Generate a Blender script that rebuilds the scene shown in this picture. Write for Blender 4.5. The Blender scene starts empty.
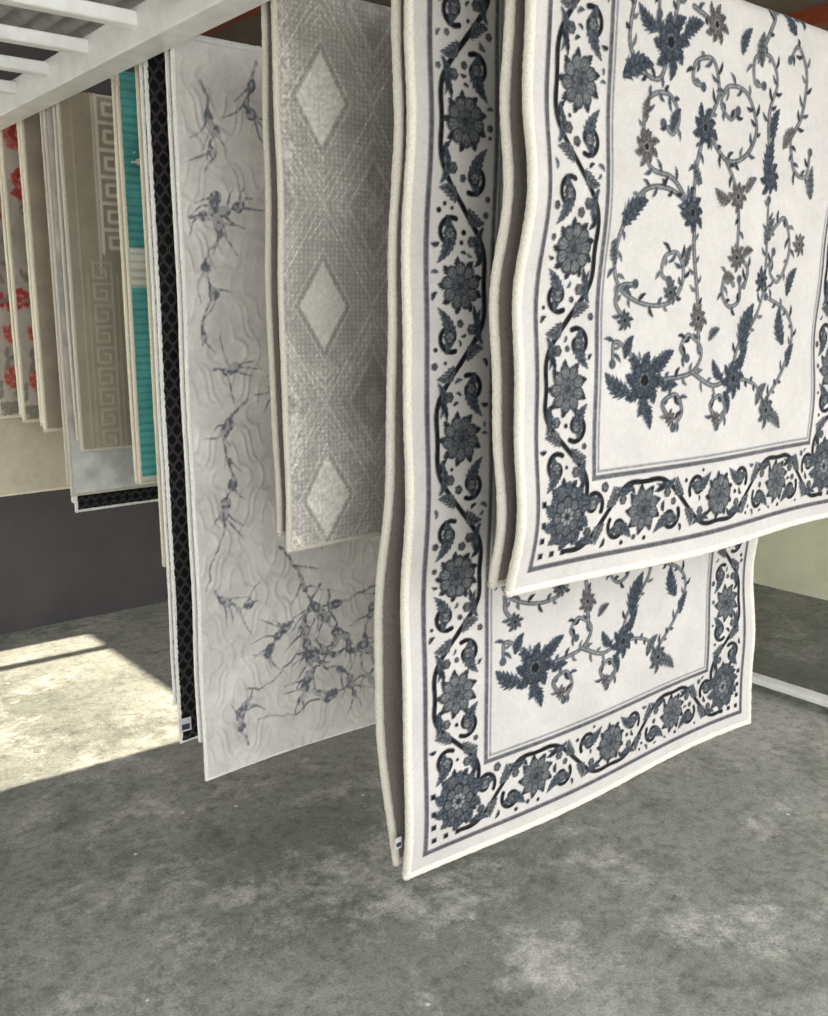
import bpy, math, numpy as np
from mathutils import Vector
K=1.1; EYE=1.5
sc=bpy.context.scene
sc.view_settings.view_transform='Standard'
sc.view_settings.look='None'
sc.view_settings.exposure=0.0

def lin(c):
    c=np.asarray(c,float)/255.0
    return np.where(c<=.04045,c/12.92,((c+.055)/1.055)**2.4)
def lc(*c): return tuple(lin(c))+(1,)

# ------------------------------------------------------------ materials
def newmat(name):
    m=bpy.data.materials.new(name); m.use_nodes=True
    nt=m.node_tree; b=nt.nodes['Principled BSDF']
    return m,nt,b
def N(nt,t,**kw):
    n=nt.nodes.new(t)
    for k,v in kw.items(): setattr(n,k,v)
    return n
def noise(nt,scale,detail=4,rough=.55,co=None,dist=0):
    n=N(nt,'ShaderNodeTexNoise'); n.inputs['Scale'].default_value=scale
    n.inputs['Detail'].default_value=detail; n.inputs['Roughness'].default_value=rough
    n.inputs['Distortion'].default_value=dist
    if co: nt.links.new(co,n.inputs['Vector'])
    return n
def ramp(nt,fac,stops):
    r=N(nt,'ShaderNodeValToRGB'); e=r.color_ramp.elements
    while len(e)<len(stops): e.new(.5)
    for i,(p,c) in enumerate(stops):
        e[i].position=p; e[i].color=c
    nt.links.new(fac,r.inputs['Fac']); return r
def mix(nt,fac,a,b,mode='MIX'):
    m=N(nt,'ShaderNodeMix'); m.data_type='RGBA'; m.blend_type=mode
    for val,idx in ((fac,0),(a,6),(b,7)):
        if hasattr(val,'is_linked'): nt.links.new(val,m.inputs[idx])
        else: m.inputs[idx].default_value=val
    return m.outputs[2]
def bump(nt,b,h,strength,dist):
    n=N(nt,'ShaderNodeBump'); n.inputs['Strength'].default_value=strength; n.inputs['Distance'].default_value=dist
    nt.links.new(h,n.inputs['Height']); nt.links.new(n.outputs[0],b.inputs['Normal'])

def pile_mat():
    m,nt,b=newmat('rug_pile')
    a=N(nt,'ShaderNodeAttribute'); a.attribute_name='Col'
    tc=N(nt,'ShaderNodeTexCoord').outputs['Object']
    n1=noise(nt,420,3,.7,tc); n2=noise(nt,9,4,.6,tc); n3=noise(nt,70,3,.6,tc)
    r1=ramp(nt,n1.outputs[0],[(.25,(.82,.82,.82,1)),(.75,(1.09,1.09,1.09,1))])
    r2=ramp(nt,n2.outputs[0],[(.3,(.92,.92,.92,1)),(.7,(1.05,1.05,1.05,1))])
    r3=ramp(nt,n3.outputs[0],[(.3,(.95,.95,.95,1)),(.7,(1.03,1.03,1.03,1))])
    c=mix(nt,1.0,a.outputs['Color'],r1.outputs[0],'MULTIPLY')
    c=mix(nt,1.0,c,r2.outputs[0],'MULTIPLY')
    c=mix(nt,1.0,c,r3.outputs[0],'MULTIPLY')
    nt.links.new(c,b.inputs['Base Color'])
    b.inputs['Roughness'].default_value=.95; b.inputs['Specular IOR Level'].default_value=.1
    b.inputs['Sheen Weight'].default_value=.08
    bump(nt,b,n1.outputs[0],.35,.003)
    return m
PILE=pile_mat()
def cloth(name,rgb,scale=180,st=.3,lo=.8):
    m,nt,b=newmat(name)
    tc=N(nt,'ShaderNodeTexCoord').outputs['Object']
    n1=noise(nt,scale,3,.6,tc)
    d=tuple(v*lo for v in lin(rgb))+(1,); l=tuple(min(1,v*1.1) for v in lin(rgb))+(1,)
    r=ramp(nt,n1.outputs[0],[(.3,d),(.7,l)])
    nt.links.new(r.outputs[0],b.inputs['Base Color'])
    b.inputs['Roughness'].default_value=.95; b.inputs['Specular IOR Level'].default_value=.08
    bump(nt,b,n1.outputs[0],st,.003)
    return m
BACK=cloth('rug_backing_jute',(186,178,162))
BACKD=cloth('rug_backing_grey',(140,133,126))
def paint(name,rgb,rough=.4,dirt=.08):
    m,nt,b=newmat(name)
    tc=N(nt,'ShaderNodeTexCoord').outputs['Object']
    n=noise(nt,14,5,.6,tc)
    d=tuple(v*(1-dirt*2) for v in lin(rgb))+(1,)
    r=ramp(nt,n.outputs[0],[(.3,d),(.6,tuple(lin(rgb))+(1,))])
    nt.links.new(r.outputs[0],b.inputs['Base Color']); b.inputs['Roughness'].default_value=rough
    return m
WHITE=paint('white_painted_steel',(240,240,238),.35)
ORANGE=paint('red_oxide_steel',(150,70,40),.6)
ZINC=paint('galvanised_sheet',(184,186,186),.5,.15)

# ------------------------------------------------------------ mesh helpers
def mesh_obj(name,verts,faces,mat,parent=None):
    me=bpy.data.meshes.new(name); me.from_pydata([tuple(v) for v in verts],[],faces); me.update()
    me.materials.append(mat)
    o=bpy.data.objects.new(name,me); sc.collection.objects.link(o)
    if parent: o.parent=parent
    return o
def box(name,lo,hi,mat,parent=None,bev=0):
    x0,y0,z0=lo; x1,y1,z1=hi
    v=[(x0,y0,z0),(x1,y0,z0),(x1,y1,z0),(x0,y1,z0),(x0,y0,z1),(x1,y0,z1),(x1,y1,z1),(x0,y1,z1)]
    f=[(0,3,2,1),(4,5,6,7),(0,1,5,4),(1,2,6,5),(2,3,7,6),(3,0,4,7)]
    o=mesh_obj(name,v,f,mat,parent)
    if bev:
        b=o.modifiers.new('b','BEVEL'); b.width=bev; b.segments=3
    return o
def tube_x(name,x0,x1,y,z,r,mat,parent):
    n=20; v=[];f=[]
    for x in (x0,x1):
        for i in range(n):
            a=2*math.pi*i/n; v.append((x,y+r*math.cos(a),z+r*math.sin(a)))
    for i in range(n): j=(i+1)%n; f.append((i,j,n+j,n+i))
    f.append(tuple(range(n))[::-1]); f.append(tuple(range(n,2*n)))
    o=mesh_obj(name,v,f,mat,parent)
    for p in o.data.polygons:
        if len(p.vertices)==4: p.use_smooth=True
    return o

# ------------------------------------------------------------ canvas
def vnoise(ny,nx,cell,seed):
    r=np.random.default_rng(seed)
    gy=int(ny/cell)+3; gx=int(nx/cell)+3
    g=r.random((gy,gx))
    y=np.arange(ny)/cell; x=np.arange(nx)/cell
    yi=y.astype(int); xi=x.astype(int); fy=y-yi; fx=x-xi
    fy=fy*fy*(3-2*fy); fx=fx*fx*(3-2*fx)
    a=g[yi][:,xi]; b=g[yi][:,xi+1]; c=g[yi+1][:,xi]; d=g[yi+1][:,xi+1]
    fx=fx[None];fy=fy[:,None]
    return (a*(1-fx)+b*fx)*(1-fy)+(c*(1-fx)+d*fx)*fy
def fbm(ny,nx,cell,seed,o=4):
    s=0;w=0;a=1
    for i in range(o):
        s=s+a*vnoise(ny,nx,max(cell/2**i,1.01),seed+i); w+=a; a*=.55
    return s/w
def catmull(P,n=10):
    Q=np.vstack([2*P[0]-P[1],P,2*P[-1]-P[-2]]); out=[]
    for i in range(1,len(Q)-2):
        for t in np.linspace(0,1,n,endpoint=False):
            a,b,c,d=Q[i-1:i+3]
            out.append(.5*((2*b)+(-a+c)*t+(2*a-5*b+4*c-d)*t*t+(-a+3*b-3*c+d)*t**3))
    out.append(P[-1]); return np.array(out)
class Canvas:
    def __init__(s,W,H,res,base):
        s.res=res; s.nx=int(round(W/res))+1; s.ny=int(round(H/res))+1
        s.W=W;s.H=H
        s.c=np.ones((s.ny,s.nx,3))*np.array(base,float)
        s.h=np.zeros((s.ny,s.nx))
        s.a=np.arange(s.nx)*res; s.b=np.arange(s.ny)*res
    def bb(s,x0,x1,y0,y1):
        p=3*s.res
        i0=max(0,int((x0-p)/s.res)); i1=min(s.nx,int((x1+p)/s.res)+2)
        j0=max(0,int((y0-p)/s.res)); j1=min(s.ny,int((y1+p)/s.res)+2)
        if i1<=i0 or j1<=j0: return None
        return slice(j0,j1),slice(i0,i1),*np.meshgrid(s.a[i0:i1],s.b[j0:j1])
    def free(s,x,y,r):
        q=s.bb(x-r,x+r,y-r,y+r)
        if q is None: return False
        j,i,X,Y=q
        return s.h[j,i][np.hypot(X-x,Y-y)<r].max(initial=0)<.05
    def put(s,sl,m,col,h=1.0):
        m3=m[...,None]
        s.c[sl]=s.c[sl]*(1-m3)+m3*(np.array(col,float))
        s.h[sl]=np.maximum(s.h[sl],m*h)
    def cov(s,d): return np.clip(.5-d/s.res*.8,0,1)
    def dot(s,x,y,r,col,h=1.):
        q=s.bb(x-r,x+r,y-r,y+r)
        if q is None: return
        j,i,X,Y=q; s.put((j,i),s.cov(np.hypot(X-x,Y-y)-r),col,h)
    def rect(s,x0,x1,y0,y1,col,h=1.):
        q=s.bb(x0,x1,y0,y1)
        if q is None: return
        j,i,X,Y=q
        d=np.maximum(np.maximum(x0-X,X-x1),np.maximum(y0-Y,Y-y1)); s.put((j,i),s.cov(d),col,h)
    def stroke(s,pts,w0,w1,col,smooth=True,h=1.):
        P=np.array(pts,float)
        if smooth and len(P)>2: P=catmull(P)
        L=np.r_[0,np.cumsum(np.hypot(*np.diff(P,axis=0).T))]
        n=max(2,int(L[-1]/(s.res*.9))); t=np.linspace(0,L[-1],n)
        xs=np.interp(t,L,P[:,0]); ys=np.interp(t,L,P[:,1]); ws=np.linspace(w0,w1,n)
        for x,y,w in zip(xs,ys,ws): s.dot(x,y,w,col,h)
        return xs,ys
    def spiral(s,x,y,r,a0,turns,sgn,w0,w1,col):
        t=np.linspace(0,1,26); R=r*(1-.82*t); A=a0+sgn*turns*2*math.pi*t
        s.stroke(np.stack([x+R*np.cos(A),y+R*np.sin(A)],1),w0,w1,col,False)
        s.dot(x+R[-1]*math.cos(A[-1]),y+R[-1]*math.sin(A[-1]),w1*1.7,col)
    def leaf(s,x0,y0,x1,y1,w,bend,col,vein=None,ser=5,out=None):
        if out is not None: s.leaf(x0,y0,x1,y1,w*1.22,bend,out,None,ser)
        L=math.hypot(x1-x0,y1-y0); ux,uy=(x1-x0)/L,(y1-y0)/L
        e=w+abs(bend)*L+.005
        q=s.bb(min(x0,x1)-e,max(x0,x1)+e,min(y0,y1)-e,max(y0,y1)+e)
        if q is None: return
        j,i,X,Y=q
        t=((X-x0)*ux+(Y-y0)*uy)/L; sd=-(X-x0)*uy+(Y-y0)*ux
        tt=np.clip(t,0,1); sd=sd-bend*L*4*tt*(1-tt)
        saw=np.mod(t*ser-np.abs(sd)/w*.9,1)
        hw=w*np.sin(math.pi*tt**.8)**.75*(.58+.42*saw)
        d=np.where((t<0)|(t>1),.02,np.abs(sd)-hw)
        m=s.cov(d)
        s.put((j,i),m,col)
        if vein is not None:
            s.put((j,i),m*s.cov(np.abs(sd)-s.res*.6)*((t>.05)&(t<.85)),vein)
            s.put((j,i),m*.8*((saw<.28)&(np.abs(sd)>s.res)),vein)
    def rosette(s,x,y,r,n,col,dark,light,ph=0.):
        q=s.bb(x-r*1.1,x+r*1.1,y-r*1.1,y+r*1.1)
        if q is None: return
        j,i,X,Y=q
        R=np.hypot(X-x,Y-y); T=np.arctan2(Y-y,X-x)+ph
        pet=np.abs(np.cos(n*T/2)); pet2=np.abs(np.sin(n*T/2)); st=.5+.5*np.cos(n*3*T)
        s.put((j,i),s.cov(R-r*(.78+.22*pet**.6)),dark)
        s.put((j,i),s.cov(R-r*(.66+.24*pet**.6))*np.clip(pet*5-.8,0,1),col)
        s.put((j,i),s.cov(R-r*(.66+.24*pet**.6))*.5*(st<.3),dark)
        s.put((j,i),s.cov(R-r*.52*(.75+.25*pet2)),dark)
        s.put((j,i),s.cov(R-r*.44*(.75+.25*pet2))*np.clip(pet2*5-.8,0,1),light)
        s.put((j,i),s.cov(R-r*.17),dark)

# ------------------------------------------------------------ floral rug artwork
def floral_canvas():
    W,H=1.17,1.76
    C=Canvas(W,H,.002,(195,192,188))
    BL=(20,20,24); DK=(36,39,45); GB=(60,68,78); GR=(90,93,95); GL=(128,130,130); BR=(94,92,90); LINE=(86,87,91)
    DKB=(36,39,45); GBB=(72,80,89)
    def frame(i,w,col):
        C.rect(i,i+w,i,H,col); C.rect(W-i-w,W-i,i,H,col); C.rect(i,W-i,i,i+w,col)
    frame(.034,.010,(80,80,85)); frame(.188,.009,LINE); frame(.202,.004,(124,124,128))
    lo,hi=.056,.178
    r=np.random.default_rng(2)
    def border(P,D,ros,sgn0):
        sg=sgn0
        for i,(a,b) in enumerate(zip(ros[:-1],ros[1:])):
            d=b-a; m=(a+b)/2; e=.055
            C.stroke([P(a,e*sg),P(a+.20*d,e*1.0*sg),P(m-.16*d,e*.66*sg),P(m,0),P(m+.16*d,-e*.66*sg),P(b-.20*d,-e*1.0*sg),P(b,-e*sg)],.0046,.0046,BL)
            for s_,q in ((1,sg),(-1,-sg)):
                cx,cy=P(m+s_*.17*d,.026*q)
                ang=math.atan2(P(m,0)[1]-cy,P(m,0)[0]-cx)
                C.spiral(cx,cy,.028,ang,1.2,-D*s_*q,.0044,.0034,BL)
                C.leaf(*P(m+s_*.06*d,.034*q),*P(m+s_*.36*d,.053*q),.014,-D*.20*q*s_,GBB,DKB,7,DKB)
                C.leaf(*P(m-s_*.02*d,.014*q),*P(m-s_*.10*d,.055*q),.012,D*.2*q*s_,GR,DKB,5,DKB)
                C.leaf(*P(m-s_*.12*d,.052*q),*P(m-s_*.36*d,.048*q),.010,D*.18*q*s_,GBB,DKB,5)
                C.rosette(cx,cy,.0105,6,GL,BL,GL)
                C.rosette(*P(m-s_*.22*d,.026*q),.0105,6,GR,BL,GL)
                C.leaf(*P(m+s_*.24*d,-.052*q),*P(m+s_*.38*d,-.032*q),.008,.15,DKB,None,3)
            sg=-sg
        for i,a in enumerate(ros):
            x,y=P(a,0)
            for k in range(9):
                th=k*2*math.pi/9+.3
                C.leaf(x+.03*math.cos(th),y+.03*math.sin(th),x+.053*math.cos(th),y+.053*math.sin(th),.009,.1,DKB,None,3)
            C.rosette(x,y,.044,9,(100,103,105),(50,53,57),(78,82,88),ph=i)
    c=(lo+hi)/2
    vert=[.15,.36,.60,.87,1.15,1.43,1.70]
    border(lambda t,v:(c+v,t),-1,vert,1)
    border(lambda t,v:(W-c-v,t),1,vert,1)
    border(lambda t,v:(t,c+v),1,[.12,.335,.585,.835,1.05],-1)
    for cx,s_ in ((.12,1),(W-.12,-1)):
        for k in range(10):
            th=k*math.pi/5+.2
            C.leaf(cx+.03*math.cos(th),.13+.03*math.sin(th),cx+.066*math.cos(th),.13+.066*math.sin(th),.012,.15,GBB,DKB,4,DKB)
        C.rosette(cx,.13,.04,8,GR,DKB,GL)
        for (dx,dy) in ((-.060,-.068),(-.062,-.038),(-.03,-.068),(-.063,-.008),(0,-.069),(-.064,.03),(.03,-.069)):
            x=cx+dx*s_; y=.13+dy
            C.rect(x-.0055,x+.0055,y-.0055,y+.0055,BL)
    for _ in range(9000):
        if r.random()<.78:
            x=lo+r.random()*(hi-lo); y=.06+r.random()*1.69
            if r.random()<.5: x=W-x
        else: x=.06+r.random()*(W-.12); y=lo+r.random()*(hi-lo)
        R=.006+.006*r.random()
        if not C.free(x,y,R+.003): continue
        th=r.random()*6.28; u=math.cos(th)*R;v=math.sin(th)*R
        k=r.integers(4)
        if k==0: C.rosette(x,y,R*.95,5,GR,BL,GL)
        elif k==1: C.dot(x,y,R*.5,BL)
        else: C.leaf(x-u*1.1,y-v*1.1,x+u*1.1,y+v*1.1,R*.6,.15,[GBB,DKB][k-2],None,3)
    # ---- field
    f=.001
    def V(l,w0=.0052,w1=.0040,col=(82,85,89)):
        xs,ys=C.stroke([(x*f,y*f) for x,y in l],w0,w1,col)
        C.stroke([(x*f,y*f) for x,y in l],.0012,.0012,(140,141,140),h=.6)
        C.dot(xs[-1],ys[-1],.009,(70,74,82))
        k=8; sd=1
        while k<len(xs)-5:
            th=math.atan2(ys[k+2]-ys[k-2],xs[k+2]-xs[k-2])+sd*.9
            L=.015+.016*r.random()
            C.leaf(xs[k],ys[k],xs[k]+L*math.cos(th),ys[k]+L*math.sin(th),.0055,.12*sd,[GB,GR,DK][r.integers(3)],None,3)
            sd=-sd; k+=int(8+10*r.random())
    vines=[[(372,365),(468,377),(498,419),(455,450),(430,425),(450,405)],
     [(468,377),(540,348),(615,359),(708,340),(760,283)],
     [(487,429),(478,517),(455,612),(442,680),(373,716),(298,711),(245,655),(228,585),(254,533),(329,507),(400,516),(428,560),(408,602),(370,598),(362,565),(385,553)],
     [(442,680),(380,735),(309,752),(290,815),(302,868),(355,882),(390,850),(375,815),(345,830)],
     [(472,837),(448,760),(442,680)],
     [(472,837),(512,900),(492,958),(438,950),(430,915),(462,908)],
     [(472,837),(545,785),(613,800),(648,855),(610,915),(545,920),(522,885),(555,862),(580,880)],
     [(615,359),(628,420),(705,497),(722,585),(712,722)],
     [(755,305),(825,365),(868,440),(830,495),(732,527)],
     [(712,640),(783,690),(818,625),(780,560),(740,580),(750,620)],
     [(710,758),(692,880),(718,950),(685,995),(632,985),(635,940),(668,938)],
     [(356,969),(330,905),(269,909)],[(420,1040),(494,1022)],
     [(594,720),(604,660),(604,602)],[(545,785),(575,750),(594,720)],
     [(325,367),(280,420),(240,440),(235,400)],
     [(404,285),(380,320),(420,335),(440,300),(415,270)],
     [(555,275),(535,310),(570,325),(590,290),(560,262)],
     [(600,548),(570,570),(560,530),(590,505),(625,520),(620,560)],
     [(640,545),(650,580),(625,600)],
     [(266,479),(240,510),(250,540),(290,545)],
     [(356,969),(380,1060),(430,1130),(400,1200),(330,1190)],
     [(658,1004),(700,1090),(660,1160),(600,1150),(600,1100)],[(776,848),(820,900),(830,980),(790,1030),(760,1000)],
     [(776,848),(800,790),(850,780),(860,830)],[(266,909),(240,960),(260,1040),(310,1050),(320,1010)]]
    for v in vines: V(v)
    for v in ([(x,y+860) for x,y in v_] for v_ in vines[:12]): V(v)
    def sprig(x,y,rr,kind):
        x*=f;y*=f;rr*=f*1.15
        col,dk,lt={'b':(GB,DK,GR),'n':(BR,(54,53,54),(146,142,138)),'g':(GR,DK,GL)}[kind]
        for k in range(8):
            th=k*2*math.pi/8+x*9; L=1.05+.3*((k*7)%3)/2
            C.leaf(x+.35*rr*math.cos(th),y+.35*rr*math.sin(th),x+L*rr*math.cos(th),y+L*rr*math.sin(th),rr*.32,.15,col,dk,3)
        C.rosette(x,y,rr*.72,7,col,dk,lt,ph=x*20)
        C.dot(x,y,rr*.2,(18,18,24))
    def lf(x,y,L,ang,kind='b',w=.27):
        a=math.radians(ang); x*=f;y*=f;L*=f
        col,dk={'b':(GB,DK),'n':(BR,(54,53,54)),'g':(GR,DK)}[kind]
        C.leaf(x-L/2*math.cos(a),y-L/2*math.sin(a),x+L/2*math.cos(a),y+L/2*math.sin(a),L*w,.12,col,dk,6)
    def group(dy):
        for x,y,rr,kd in [(356,969,42,'b'),(472,837,30,'b'),(298,785,26,'n'),(442,680,28,'b'),(604,602,22,'n'),(710,561,20,'b'),
            (482,482,22,'n'),(392,531,17,'g'),(325,367,46,'b'),(615,359,32,'b'),(594,720,24,'n'),(710,765,28,'b'),
            (494,1022,28,'n'),(266,479,16,'g'),(760,283,28,'g'),(404,290,13,'n'),(555,280,13,'n'),(860,640,20,'n'),(310,1120,30,'n'),(560,1130,34,'b'),(800,1110,30,'b')]:
            sprig(x,y+dy,rr,kd)
        for x,y,L,a,kd in [(383,840,50,60,'b'),(273,669,85,35,'b'),(710,800,90,85,'b'),(666,461,110,70,'b'),(812,466,90,110,'b'),
            (269,909,90,20,'b'),(776,848,66,40,'n'),(658,1004,66,90,'g'),(250,365,80,150,'b'),(385,400,66,40,'b'),(330,300,66,-60,'b'),
            (735,320,64,45,'g'),(800,255,70,-30,'g'),(555,380,56,130,'b'),(655,400,56,60,'b'),(590,310,52,-70,'b'),(540,720,60,160,'n'),
            (640,745,50,40,'n'),(862,400,60,60,'b'),(645,612,46,20,'n'),(720,870,70,70,'b'),(580,560,46,0,'n'),(300,850,46,80,'n'),(455,755,50,120,'g'),
            (728,660,66,60,'g'),(440,600,46,70,'g'),(425,1000,70,30,'b'),(290,1000,70,150,'b'),(540,450,46,30,'g'),(228,600,46,100,'g'),
            (840,560,70,60,'b'),(880,770,70,100,'g'),(600,1010,60,60,'b'),(760,1080,70,120,'b'),(380,1090,50,60,'b'),(280,430,50,60,'b'),(400,350,50,10,'b')]:
            lf(x,y+dy,L,a,kd)
    group(0); group(860)
    n=vnoise(C.ny,C.nx,2.2,8)[...,None]; n2=fbm(C.ny,C.nx,60,3)[...,None]
    C.c+= C.h[...,None]*(n-.45)*34
    C.c*=(.97+.05*n2)
    C.c=np.clip(C.c,0,255)
    return C

# ------------------------------------------------------------ other artwork
def marble_canvas():
    C=Canvas(.82,1.75,.0025,(236,233,229))
    n=fbm(C.ny,C.nx,80,11,5)[...,None]; n2=fbm(C.ny,C.nx,16,31,4)[...,None]
    C.c=C.c*(.91+.14*n)*(.92+.13*n2)
    base=C.c.copy()
    f=.001
    L=[[(91,1402),(74,1357),(98,1315),(52,1247),(73,1170),(38,1068)],[(20,1350),(57,1356),(120,1371),(180,1400)],
    [(66,1010),(110,997),(126,1020)],[(155,935),(84,844),(107,746),(76,651),(15,487)],
    [(700,470),(578,439),(441,379),(312,377),(219,315),(201,238)],[(230,560),(285,490),(344,371),(439,237),(558,90)],
    [(376,419),(406,273),(275,164)],[(700,260),(577,235),(439,237),(278,260),(127,202)],[(541,169),(370,110),(152,113)],
    [(41,482),(107,418),(164,433)],[(121,54),(95,130),(141,198)],
    [(400,1400),(330,1250),(350,1100),(250,980),(200,900)],[(600,1300),(520,1150),(560,950),(420,800),(300,760)],[(650,800),(500,700),(300,560)],
    [(60,1640),(90,1540),(60,1450)],[(200,1700),(170,1600),(230,1500)],[(300,300),(330,240),(420,180),(480,60)],[(560,420),(500,300),(520,180)],[(350,440),(300,330),(330,200),(260,80)]]
    r=np.random.default_rng(4)
    for l in L:
        P=np.array(l,float)*f
        for _ in range(4):
            Q=[P[0]]
            for a,b in zip(P[:-1],P[1:]):
                d=np.hypot(*(b-a)); Q+= [(a+b)/2+r.normal(0,.09*d,2),b]
            P=np.array(Q)
        C.stroke(P,.0036,.0020,(138,139,145),False,h=0)
        for _ in range(max(5,len(P)//7)):
            k=r.integers(0,len(P)-7); w=.006+.009*r.random()
            seg=P[k:k+6]
            C.stroke(seg[:4],.0016,w,(118,121,132),True,h=0); C.stroke(seg[3:],w,.001,(118,121,132),True,h=0)
            th=math.atan2(*(seg[-1]-seg[0])[::-1])+r.choice([-.8,.8])+r.normal(0,.2); Lh=.04+.05*r.random()
            e=seg[3]+np.array([math.cos(th),math.sin(th)])*Lh
            C.stroke([seg[3],(seg[3]+e)/2+r.normal(0,.005,2),e],.0034,.0010,(134,136,143),True,h=0)
    st=vnoise(C.ny,C.nx,3.0,77)*.6+fbm(C.ny,C.nx,10,79,2)*.4
    m=np.clip((st-.42)*6,0,1)[...,None]*.62
    C.c=C.c*(1-m)+base*m
    X,Y=np.meshgrid(C.a,C.b); sx,sy=.20,.30
    def ring(ox,oy):
        dx=(np.mod(X-ox+sx/2,sx)-sx/2)/(sx/2); dy=(np.mod(Y-oy+sy/2,sy)-sy/2)/(sy/2)
        d=np.hypot(dx,dy); th=np.arctan2(dy,dx)
        return np.exp(-((d-.80-.09*np.cos(6*th))/.05)**2)+.9*np.exp(-((d-.42-.12*np.cos(4*th))/.06)**2)
    C.h=1.0*np.maximum(ring(0,0),ring(sx/2,sy/2))*np.clip(vnoise(C.ny,C.nx,30,6)*2-.3,0,1)
    C.c*=1-.02*C.h[...,None]
    return C
def argyle_canvas():
    C=Canvas(.95,1.05,.0025,(156,153,145))
    X,Y=np.meshgrid(C.a,C.b)
    n=fbm(C.ny,C.nx,50,21,5); n2=vnoise(C.ny,C.nx,2.0,9); n3=fbm(C.ny,C.nx,110,51,5)
    tone=np.ones_like(X)*160.
    sx,sy=.25,.385
    u=(X-.095)/sx; v=(Y-.10)/sy
    dx=np.abs(np.mod(u+.5,1)-.5)*2; dy=np.abs(np.mod(v+.5,1)-.5)*2
    d=dx+dy
    col=np.floor(u+.5).astype(int)
    dots=((np.mod(X,.0105)<.004)&(np.mod(Y,.009)<.0045))
    dx2=np.abs(np.mod(u,1)-.5)*2; dy2=np.abs(np.mod(v,1)-.5)*2; d2=dx2+dy2
    tone-=np.where(d2<.46,14,0)
    tone+=np.where((d2<.20),18,0)
    lightd=(d<.44)
    tone+=np.where(dots&~lightd,24,0)
    for q,w,a in ((.52,.012,26),(.62,.012,-12),(.72,.012,24),(.84,.012,20),(.98,.014,32)): tone+=np.where(np.abs(d2-q)<w,a,0)
    for q,w,a in ((.50,.016,-18),(.57,.014,26)): tone+=np.where(np.abs(d-q)<w,a,0)
    tone+=np.where(lightd,np.where(col%2==0,46,26),0)
    vv=np.mod(v+.5,1)
    band=((vv<.17)|(vv>.83))&(d2>1.02)&~lightd
    tri=np.mod(np.abs(np.mod(u*2,1)-.5)*.38+np.where(vv<.5,vv,1-vv),.05)<.014
    tone+=np.where(band&tri,26,0)
    cl=np.clip((n3-.52)*9,0,1)
    tone+=cl*24*(.2+n2); tone+=(n-.5)*34+(n2-.5)*16
    tone+=np.where(X<.03,26*n2,0)+np.where(Y<.03,16*n2,0)
    C.c=np.clip(tone,0,250)[...,None]*np.array((1.0,.985,.945))
    C.h=np.where(lightd,.6,0)+np.where(dots,.3,0)
    return C
def key_canvas():
    C=Canvas(.7,1.0,.003,(164,152,134))
    n=fbm(C.ny,C.nx,20,5)[...,None]; C.c*= .94+.12*n
    LT=(218,210,194); MD=(182,172,154)
    def meander(x0,w,y0,y1,col,t,flip=False):
        y=y0; p=w*1.0
        while y<y1:
            c=[(0,0),(0,.9),(.9,.9),(.9,.2),(.3,.2),(.3,.6),(.6,.6)]
            P=[(x0+(w-a*w if flip else a*w),y+b*p) for a,b in c]
            C.stroke(P,t,t,col,False); y+=p
    meander(.10,.072,.56,1.0,LT,.0045); C.rect(.088,.092,.5,1.0,LT); C.rect(.182,.186,.5,1.0,LT)
    meander(.21,.05,.50,1.0,MD,.003,True)
    meander(.06,.06,.0,.50,MD,.003,True); C.rect(.03,.034,0,1.,MD); C.rect(.135,.139,0,.5,MD); C.rect(.048,.051,0,.5,MD)
    meander(.40,.1,0,1.0,MD,.005)
    return C
def stripe_canvas(kind):
    C=Canvas(.7,1.25,.004,(234,229,214))
    X,Y=np.meshgrid(C.a,C.b); n=fbm(C.ny,C.nx,30,13); n2=vnoise(C.ny,C.nx,2,14)
    TQ=np.array((98,176,172.))
    if kind=='loop':
        m=(((np.mod(Y+.58,.60)<.50)))&(n+n2*.3>.40)
        C.c[m]=TQ*(.72+.5*n[m])[:,None]
        g=(X<.6)&(np.mod(Y,.02)<.006); C.c[g]*=.86
    else:
        C.c[(X<.05)]=(110,172,168)
        g=(X>.05)&(np.mod(X+Y*.3,.02)<.006); C.c[g]*=.8
        g=(np.mod(Y,.09)<.02); C.c[g]*=.88
        m=(X>.06)&(np.mod(Y,.7)<.3)&(n>.42); C.c[m]=TQ*1.1
    return C
def net_canvas():
    C=Canvas(.7,1.75,.003,(26,26,28))
    X,Y=np.meshgrid(C.a,C.b); s=.03
    d=np.full(X.shape,9.)
    for ox,oy in ((0,0),(s/2,s*.75)):
        dx=np.mod(X-ox+s/2,s)-s/2; dy=np.mod(Y-oy+s*.75,s*1.5)-s*.75
        d=np.minimum(d,np.abs(np.hypot(dx,dy*.8)-s*.42))
    C.c=C.c+np.clip(1-d/.003,0,1)[...,None]*np.array((58,57,54.))
    return C
def rose_canvas():
    C=Canvas(.7,1.0,.003,(206,198,186))
    n=fbm(C.ny,C.nx,25,91)[...,None]; C.c*=.78+.32*n
    r=np.random.default_rng(12)
    for i in range(78):
        x=r.random()*.3+.0; y=r.random()*.98
        for k in range(3):
            th=r.random()*6.28; L=.03+.03*r.random()
            C.leaf(x,y,x+L*math.cos(th),y+L*math.sin(th),.011,.1,(160,158,144),(140,138,126),3)
        if i%3==0:
            col=[(206,92,88),(222,134,126),(190,74,74)][(i//3)%3]; R=.034+.024*r.random()
            for k in range(7):
                th=k*.9+r.random(); C.leaf(x,y,x+R*math.cos(th),y+R*math.sin(th),R*.5,.25,col,(176,70,70),2)
            C.rosette(x,y,R*.55,5,(226,150,140),(170,62,64),col,ph=r.random()*6)
    return C
def plain_canvas(rgb,seed):
    C=Canvas(.8,1.25,.006,rgb)
    n=fbm(C.ny,C.nx,12,seed)[...,None]; C.c*=.92+.16*n
    return C
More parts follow.
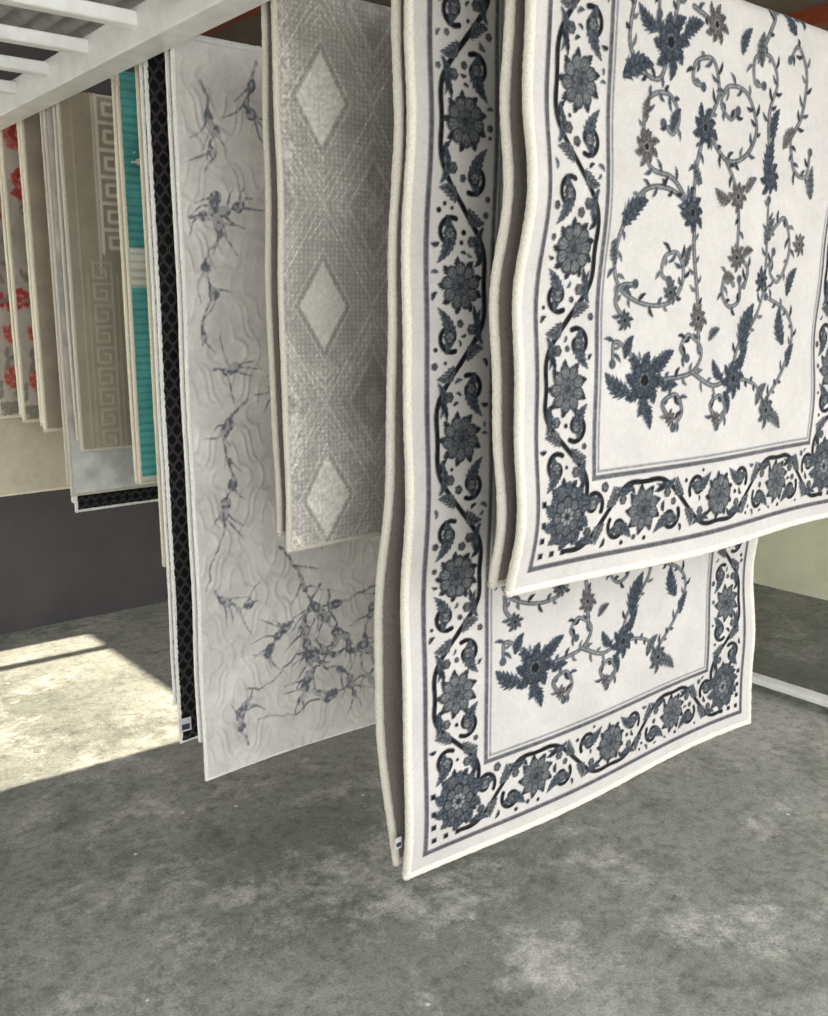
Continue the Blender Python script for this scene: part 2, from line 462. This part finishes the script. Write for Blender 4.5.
def lace_canvas():
    C=Canvas(.7,1.2,.004,(222,221,216))
    n=fbm(C.ny,C.nx,14,61,5)[...,None]; C.c*=.8+.36*n
    return C

# ------------------------------------------------------------ rug builder
TH=.010
ZTOP=EYE+.545*K
RAILS=[]
def rug(name,C,X0,W,Y,zb,zbb,edge,backing=None,ripple=(.012,3.2,0.,.25),fold=(.01,6.,0.),spread=.02,dense=None,relief=.0015,er=.0075,RO=.024,bulge=1.):
    """rug folded over a rail; Y = plane of the front face, zb/zbb = hem heights front/back"""
    dense=dense or C.res
    ZR=ZTOP-RO
    Lf=ZR-zb; La=math.pi*RO; Lb=ZR-zbb
    yc=Y+RO
    def pos(a,s,off):
        a=np.asarray(a,float); s=np.asarray(s,float); r=RO-off
        th=np.clip((s-Lf)/La,0,1)*math.pi
        front=s<Lf; back=s>Lf+La
        z=np.where(front,zb+s,np.where(back,ZR-(s-Lf-La),ZR+r*np.sin(th)))
        y=yc-r*np.cos(th)
        drop=np.clip(ZR-z,0,None)
        g=np.clip(drop/.25,0,1); g=g*g*(3-2*g)
        amp,k,ph,lam=ripple
        left=np.exp(-a/lam); right=np.exp(-(W-a)/lam)
        wv=amp*(np.sin(k*2*math.pi*drop+ph)+.5*np.sin(k*1.9*2*math.pi*drop+ph*2+1))
        wr=amp*(np.sin(k*.8*2*math.pi*drop+ph+2)+.4*np.sin(k*2.1*2*math.pi*drop+ph+4))
        fa,fk,fp=fold
        y=y+g*(wv*left+wr*right+fa*np.sin(fk*a+fp)*np.clip(drop,0,1.2))
        q=np.clip(drop/max(Lb,.1),0,1)
        y=y+np.where(back,spread*np.sin(math.pi*q**bulge)*g,0)
        x=X0+a+g*.35*wv*left
        return np.stack([x+0*s,y+0*a,z+0*a],-1)
    na=int(round(W/dense))+1
    rows=list(np.arange(0,Lf,dense))+list(np.arange(Lf,Lf+La,.004))+list(np.linspace(Lf+La,Lf+La+Lb,int(Lb/.012)+2))
    S=np.array(rows); A=np.linspace(0,W,na)
    AA,SS=np.meshgrid(A,S)
    cx=np.clip(AA/W*(C.nx-1),0,C.nx-1.001); cy=SS/C.res
    per=2*(C.ny-2); cy=np.mod(cy,per); cy=np.where(cy>C.ny-2,per-cy,cy)
    xi=cx.astype(int); yi=cy.astype(int); fx=(cx-xi)[...,None]; fy=(cy-yi)[...,None]
    c=(C.c[yi,xi]*(1-fx)+C.c[yi,xi+1]*fx)*(1-fy)+(C.c[yi+1,xi]*(1-fx)+C.c[yi+1,xi+1]*fx)*fy
    h=C.h[yi,xi]
    V1=pos(AA,SS,-h*relief)
    nr=len(S)
    idx=np.arange(nr*na).reshape(nr,na)
    q1=np.stack([idx[:-1,:-1],idx[:-1,1:],idx[1:,1:],idx[1:,:-1]],-1).reshape(-1,4)
    A2=np.linspace(0,W,max(6,int(W/.03))); S2=np.array(list(np.arange(0,Lf,.02))+list(np.arange(Lf,Lf+La,.008))+list(np.linspace(Lf+La,Lf+La+Lb,int(Lb/.02)+2)))
    a2,s2=np.meshgrid(A2,S2); V2=pos(a2,s2,TH)
    i2=np.arange(a2.size).reshape(a2.shape)+nr*na
    q2=np.stack([i2[:-1,:-1],i2[1:,:-1],i2[1:,1:],i2[:-1,1:]],-1).reshape(-1,4)
    verts=[V1.reshape(-1,3),V2.reshape(-1,3)]; quads=[q1,q2]; mats=[np.zeros(len(q1),int),np.ones(len(q2),int)]
    cols=[lin(np.clip(c,0,255)).reshape(-1,3),np.ones((a2.size,3))*.3]
    base=nr*na+a2.size
    jr=np.random.default_rng(5)
    def tube(P,ref,r):
        nonlocal base
        T=np.gradient(P,axis=0); T/=np.linalg.norm(T,axis=1)[:,None]
        P=P.copy(); P[0]-=T[0]*r*.6; P[-1]+=T[-1]*r*.6
        n1=ref-(T@ref)[:,None]*T; n1/=np.linalg.norm(n1,axis=1)[:,None]; n2=np.cross(T,n1)
        ns=12; th=np.arange(ns)*2*math.pi/ns
        rr=r*(1+.05*jr.standard_normal(len(P)).clip(-1.5,1.5))
        P=np.vstack([P[0]-T[0]*r*.5,P,P[-1]+T[-1]*r*.5]); n1=np.vstack([n1[:1],n1,n1[-1:]]); n2=np.vstack([n2[:1],n2,n2[-1:]]); rr=np.r_[r*.3,rr,r*.3]
        v=P[:,None]+rr[:,None,None]*(np.cos(th)[None,:,None]*n1[:,None]+np.sin(th)[None,:,None]*n2[:,None])
        m=len(P); ii=np.arange(m*ns).reshape(m,ns)+base
        jj=np.roll(ii,-1,axis=1)
        q=np.stack([ii[:-1],jj[:-1],jj[1:],ii[1:]],-1).reshape(-1,4)
        caps=[ [ii[e,0],ii[e,k],ii[e,k+1],ii[e,k+2]] for e in (0,-1) for k in range(1,ns-2,2)]
        q=np.vstack([q,np.array(caps)])
        verts.append(v.reshape(-1,3)); quads.append(q); mats.append(np.full(len(q),2)); cols.append(np.ones((m*ns,3))*.6)
        base+=m*ns
    SE=np.array(list(np.arange(0,Lf,.006))+list(np.arange(Lf,Lf+La,.006))+list(np.linspace(Lf+La,Lf+La+Lb,int(Lb/.007)+2)))
    AE=np.arange(0,W+.001,.007)
    X=np.array([1.,0,0]);Z=np.array([0,0,1.])
    tube(pos(0*SE,SE,TH/2),X,er); tube(pos(0*SE+W,SE,TH/2),X,er)
    tube(pos(AE,0*AE,TH/2),Z,er); tube(pos(AE,0*AE+Lf+La+Lb,TH/2),Z,er)
    V=np.vstack(verts); Q=np.vstack(quads); M=np.concatenate(mats); CC=np.vstack(cols)
    me=bpy.data.meshes.new(name)
    me.vertices.add(len(V)); me.vertices.foreach_set('co',V.astype('f').ravel())
    me.loops.add(Q.size); me.loops.foreach_set('vertex_index',Q.astype('i').ravel())
    me.polygons.add(len(Q)); me.polygons.foreach_set('loop_start',np.arange(0,Q.size,4).astype('i'))
    try: me.polygons.foreach_set('loop_total',np.full(len(Q),4,'i'))
    except Exception: pass
    me.polygons.foreach_set('material_index',M.astype('i'))
    me.polygons.foreach_set('use_smooth',np.ones(len(Q),bool))
    at=me.attributes.new('Col','FLOAT_COLOR','POINT')
    at.data.foreach_set('color',np.hstack([CC,np.ones((len(CC),1))]).astype('f').ravel())
    me.materials.append(PILE); me.materials.append(backing or BACK)
    me.materials.append(edge)
    me.update(calc_edges=True)
    o=bpy.data.objects.new(name,me); sc.collection.objects.link(o)
    RAILS.append((yc,ZR,RO-TH-.002))
    return o,pos,Lf,La,Lb
def kz(v): return EYE+v*K
CREAM=cloth('cream_overlock_edge',(218,213,202),300,.4,.82)
CREAM2=cloth('bright_cream_overlock_edge',(236,228,208),300,.4,.82)
IVORY=cloth('ivory_overlock_edge',(240,239,235),300,.4,.82)
GREYE=cloth('beige_overlock_edge',(206,200,188),300,.4,.82)

FL=floral_canvas()
rA=rug('floral_rug',FL,1.063*K,1.16,1.03*K,kz(-.446),kz(-.44),CREAM,BACKD,ripple=(.016,1.9,.6,.22),fold=(.012,7.,1.),spread=.012,er=.009,RO=.027)
rB=rug('floral_rug',FL,.976*K,1.19,1.2*K,kz(-1.0),kz(-.985),CREAM,BACKD,ripple=(.010,1.6,2.4,.2),fold=(.008,6.,2.),spread=.055,er=.009,RO=.022,bulge=3.)
rG=rug('diamond_rug',argyle_canvas(),.90*K,.95,1.46*K,kz(-.427),kz(-.40),GREYE,BACKD,ripple=(.008,1.8,1.,.25),spread=.012,RO=.022,er=.0065,relief=.001)
rM=rug('marble_rug',marble_canvas(),.90*K,.82,1.84*K,kz(-1.035),kz(-.95),IVORY,BACK,ripple=(.010,1.5,0.,.3),spread=.0,relief=.0032,RO=.018,er=.006)
rD=rug('black_lattice_rug',net_canvas(),.90*K,.7,1.965*K,kz(-.99),kz(-.90),IVORY,BACKD,ripple=(.006,1.5,0.,.3),spread=0.,RO=.017,er=.0055)
rT=rug('turquoise_rug',stripe_canvas('edge'),.922*K,.7,2.035*K,kz(-.62),kz(-.58),CREAM2,BACK,ripple=(.004,1.5,0.,.3),spread=0.,RO=.017,er=.006)
rT2=rug('turquoise_rug',stripe_canvas('loop'),.943*K,.7,2.215*K,kz(-.41),kz(-.41),CREAM2,BACK,ripple=(.006,1.2,1.,.3),spread=.006,RO=.017,er=.006)
rK=rug('greek_key_rug',key_canvas(),.90*K,.7,2.48*K,kz(-.354),kz(-.33),GREYE,BACK,ripple=(.006,1.5,0.,.3),spread=.012,RO=.018,er=.0065)
rL=rug('white_textured_rug',lace_canvas(),.897*K,.7,2.57*K,kz(-.485),kz(-.46),GREYE,BACK,ripple=(.004,1.5,0.,.3),spread=0.,RO=.017,er=.006)
rD2=rug('black_lattice_rug',net_canvas(),.930*K,.7,2.64*K,kz(-.545),kz(-.52),IVORY,BACKD,ripple=(.004,1.5,0.,.3),spread=0.,dense=.005,RO=.017,er=.006)
rP=rug('beige_rug',plain_canvas((178,165,146),41),.90*K,.7,2.76*K,kz(-.325),kz(-.31),CREAM2,BACK,ripple=(.005,1.5,0.,.3),spread=0.,RO=.018)
rR=rug('rose_print_rug',rose_canvas(),.905*K,.7,2.96*K,kz(-.315),kz(-.30),CREAM2,BACK,ripple=(.006,1.5,2.,.3),spread=.01,RO=.018)
rR2=rug('rose_print_rug',rose_canvas(),.88*K,.7,3.12*K,kz(-.315),kz(-.30),CREAM2,BACK,ripple=(.005,1.5,0.,.3),spread=.01,RO=.018)
rC=rug('ivory_rug',plain_canvas((226,219,196),47),.89*K,.8,3.25*K,kz(-.585),kz(-.56),CREAM2,BACK,ripple=(.005,1.5,0.,.3),spread=.0,RO=.018)

# care labels sewn at the hem corners
LBL=paint('white_satin_label',(215,215,222),.5); NAVY=paint('navy_label_print',(60,62,84),.5)
def label(r,a,s,w,h,dy=-.0115):
    o,pos,Lf,La,Lb=r
    x,y,z=[float(v) for v in pos(a,s,.004)]
    box('care_label',(x-w*.3,y+dy,z),(x+w,y+dy+.0015,z+h),LBL,o); box('label_print',(x-w*.1,y+dy-.001,z+.005),(x+w*.8,y+dy,z+h*.55),NAVY,o)
label(rD,.0,.03,.024,.036)
label(rB,-.014,.06,.012,.024,.02)

# ------------------------------------------------------------ drying rack
rack=bpy.data.objects.new('drying_rack',None); sc.collection.objects.link(rack)
box('beam_left',(.905,-.5,2.05),(.975,4.6,2.125),WHITE,rack,.004)
box('beam_right',(3.37,-.5,2.05),(3.43,4.6,2.125),WHITE,rack,.004)
box('beam_outer',(-.62,-.5,2.05),(-.56,4.6,2.125),WHITE,rack,.004)
for i,(x,y) in enumerate([(.945,-.47),(3.4,-.47),(3.4,4.57),(-.59,-.47),(-.59,4.5)]):
    box('post_%d'%i,(x-.03,y-.03,0),(x+.03,y+.03,2.06),WHITE,rack,.004)
box('low_bar',(3.37,-.44,.03),(3.43,4.54,.055),WHITE,rack,.004)
for i,(y,z,r) in enumerate(RAILS):
    tube_x('rail_%d'%i,.95,3.4,y,z,r,WHITE,rack)
for i,y in enumerate([.9,1.2,1.5,1.78,2.03,2.3,2.56,2.82,3.1,3.4,3.7,4.0,4.3]):
    box('slat_%d'%i,(-.6,y-.018,2.085),(.95,y+.018,2.115),WHITE,rack,.005)

# ------------------------------------------------------------ room
def concrete():
    m,nt,b=newmat('worn_concrete')
    tc=N(nt,'ShaderNodeTexCoord').outputs['Object']
    a=noise(nt,.8,5,.6,tc,.3); f=noise(nt,26,9,.85,tc); g=noise(nt,2.4,14,.82,tc,.1); v=noise(nt,150,3,.75,tc); k=noise(nt,3.6,12,.78,tc,.1)
    c1=ramp(nt,a.outputs[0],[(.38,lc(148,151,143)),(.60,lc(188,188,181))])
    c2=ramp(nt,g.outputs[0],[(.51,(0,0,0,1)),(.60,(.8,.8,.8,1))])
    c=mix(nt,c2.outputs[0],c1.outputs[0],lc(222,221,214))
    c3=ramp(nt,k.outputs[0],[(.38,(.55,.55,.53,1)),(.50,(1,1,1,1))])
    c=mix(nt,.8,c,c3.outputs[0],'MULTIPLY')
    fr=ramp(nt,f.outputs[0],[(.36,(.42,.42,.41,1)),(.5,(.96,.96,.96,1)),(.68,(1.2,1.2,1.2,1))])
    c=mix(nt,.9,c,fr.outputs[0],'MULTIPLY')
    vr=ramp(nt,v.outputs[0],[(.3,(.58,.58,.58,1)),(.6,(1.12,1.12,1.12,1))])
    c=mix(nt,.85,c,vr.outputs[0],'MULTIPLY')
    sp=N(nt,'ShaderNodeTexVoronoi'); sp.inputs['Scale'].default_value=7; nt.links.new(tc,sp.inputs['Vector'])
    sr=ramp(nt,sp.outputs['Distance'],[(.03,(1,1,1,1)),(.045,(0,0,0,1))])
    c=mix(nt,sr.outputs[0],c,lc(235,235,230))
    # darker floor colour beyond the far leg of the rack
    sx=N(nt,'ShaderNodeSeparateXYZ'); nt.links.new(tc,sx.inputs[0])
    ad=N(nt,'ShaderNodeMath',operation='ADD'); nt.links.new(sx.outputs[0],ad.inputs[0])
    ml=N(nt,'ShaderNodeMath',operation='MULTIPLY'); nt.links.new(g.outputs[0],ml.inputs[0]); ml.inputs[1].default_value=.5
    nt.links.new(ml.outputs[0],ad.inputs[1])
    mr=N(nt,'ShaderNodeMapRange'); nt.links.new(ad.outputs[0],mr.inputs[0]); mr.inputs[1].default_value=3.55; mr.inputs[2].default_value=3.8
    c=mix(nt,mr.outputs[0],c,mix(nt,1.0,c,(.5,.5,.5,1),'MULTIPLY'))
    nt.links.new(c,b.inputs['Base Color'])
    rr=ramp(nt,a.outputs[0],[(.3,(.5,.5,.5,1)),(.7,(.8,.8,.8,1))]); nt.links.new(rr.outputs[0],b.inputs['Roughness'])
    bump(nt,b,f.outputs[0],.6,.010)
    return m
def plaster(name,lo,hi,scale=3,b_=.2):
    m,nt,b=newmat(name)
    tc=N(nt,'ShaderNodeTexCoord').outputs['Object']
    a=noise(nt,scale,7,.65,tc,.3); f=noise(nt,60,4,.6,tc)
    r=ramp(nt,a.outputs[0],[(.3,lc(*lo)),(.7,lc(*hi))]); nt.links.new(r.outputs[0],b.inputs['Base Color'])
    b.inputs['Roughness'].default_value=.85; bump(nt,b,f.outputs[0],b_,.005)
    return m
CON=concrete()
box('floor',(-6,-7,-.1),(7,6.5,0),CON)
DW=plaster('charcoal_paint_wall',(74,71,74),(86,82,84))
box('wall_back',(-1.6,4.6,0),(5,4.75,2.75),DW)
box('wall_right',(4.8,-1,0),(4.95,4.6,2.75),plaster('green_limewash_wall',(206,208,172),(232,232,200)))
LW=plaster('sun_mask_limewash',(215,212,204),(230,228,220))
box('sun_mask_wall',(-1.6,-1,0),(-1.5,3.10,2.75),LW)  # unseen wall, added to block the sun short of the floor patch
box('sun_mask_pier',(-1.6,4.46,0),(-1.5,4.6,2.75),LW)  # added out of view, closes the far end of the sun opening
box('sun_mask_lintel',(-1.6,3.10,2.36),(-1.5,4.46,2.75),LW)  # added top edge, limits how far the sun reaches across the floor
box('trim_1',(-1.59,4.20,0),(-1.51,4.26,2.36),WHITE)  # unseen post added in the opening to cast a shadow streak
box('ceiling',(-1.6,-.7,2.75),(5,4.75,2.9),plaster('dark_ceiling',(96,84,74),(120,106,94),5))
for i,x in enumerate((.1,2.05,4.0)):
    box('trim_%d'%(i+2),(x,-.7,2.68),(x+.07,4.6,2.75),ORANGE)
# corrugated sheet lining under the outer bay of the roof
v=[];fc=[]
xs=np.arange(-1.48,1.95,.0125)
for x in xs:
    z=2.715+.016*math.sin(x*2*math.pi/.1)
    v+=[(x,-.65,z),(x,4.58,z)]
for i in range(len(xs)-1): fc.append((2*i,2*i+1,2*i+3,2*i+2))
cs=mesh_obj('ceiling_corrugated_sheet',v,fc,ZINC)
for p in cs.data.polygons: p.use_smooth=True

# ------------------------------------------------------------ light
w=bpy.data.worlds.new('sky'); sc.world=w; w.use_nodes=True
bg=w.node_tree.nodes['Background']; bg.inputs[0].default_value=(.98,.98,1.0,1); bg.inputs[1].default_value=3.75
sd=bpy.data.lights.new('sun','SUN'); sd.energy=12.5; sd.angle=.009; sd.color=(1,.90,.70)
so=bpy.data.objects.new('sun',sd); sc.collection.objects.link(so)
so.location=(-5,3,6)
el=math.radians(37); d=Vector((math.cos(el),-.03,-math.sin(el)))
so.rotation_euler=d.to_track_quat('-Z','Y').to_euler()

# ------------------------------------------------------------ camera
cd=bpy.data.cameras.new('camera'); cam=bpy.data.objects.new('camera',cd); sc.collection.objects.link(cam)
cd.sensor_width=36; cd.lens=951/1016*36; cd.clip_start=.05
t=math.radians(11.53); fw=Vector((.633*math.cos(t),.774*math.cos(t),-math.sin(t)))
cam.location=(0,0,EYE); cam.rotation_euler=fw.to_track_quat('-Z','Y').to_euler()
sc.camera=cam
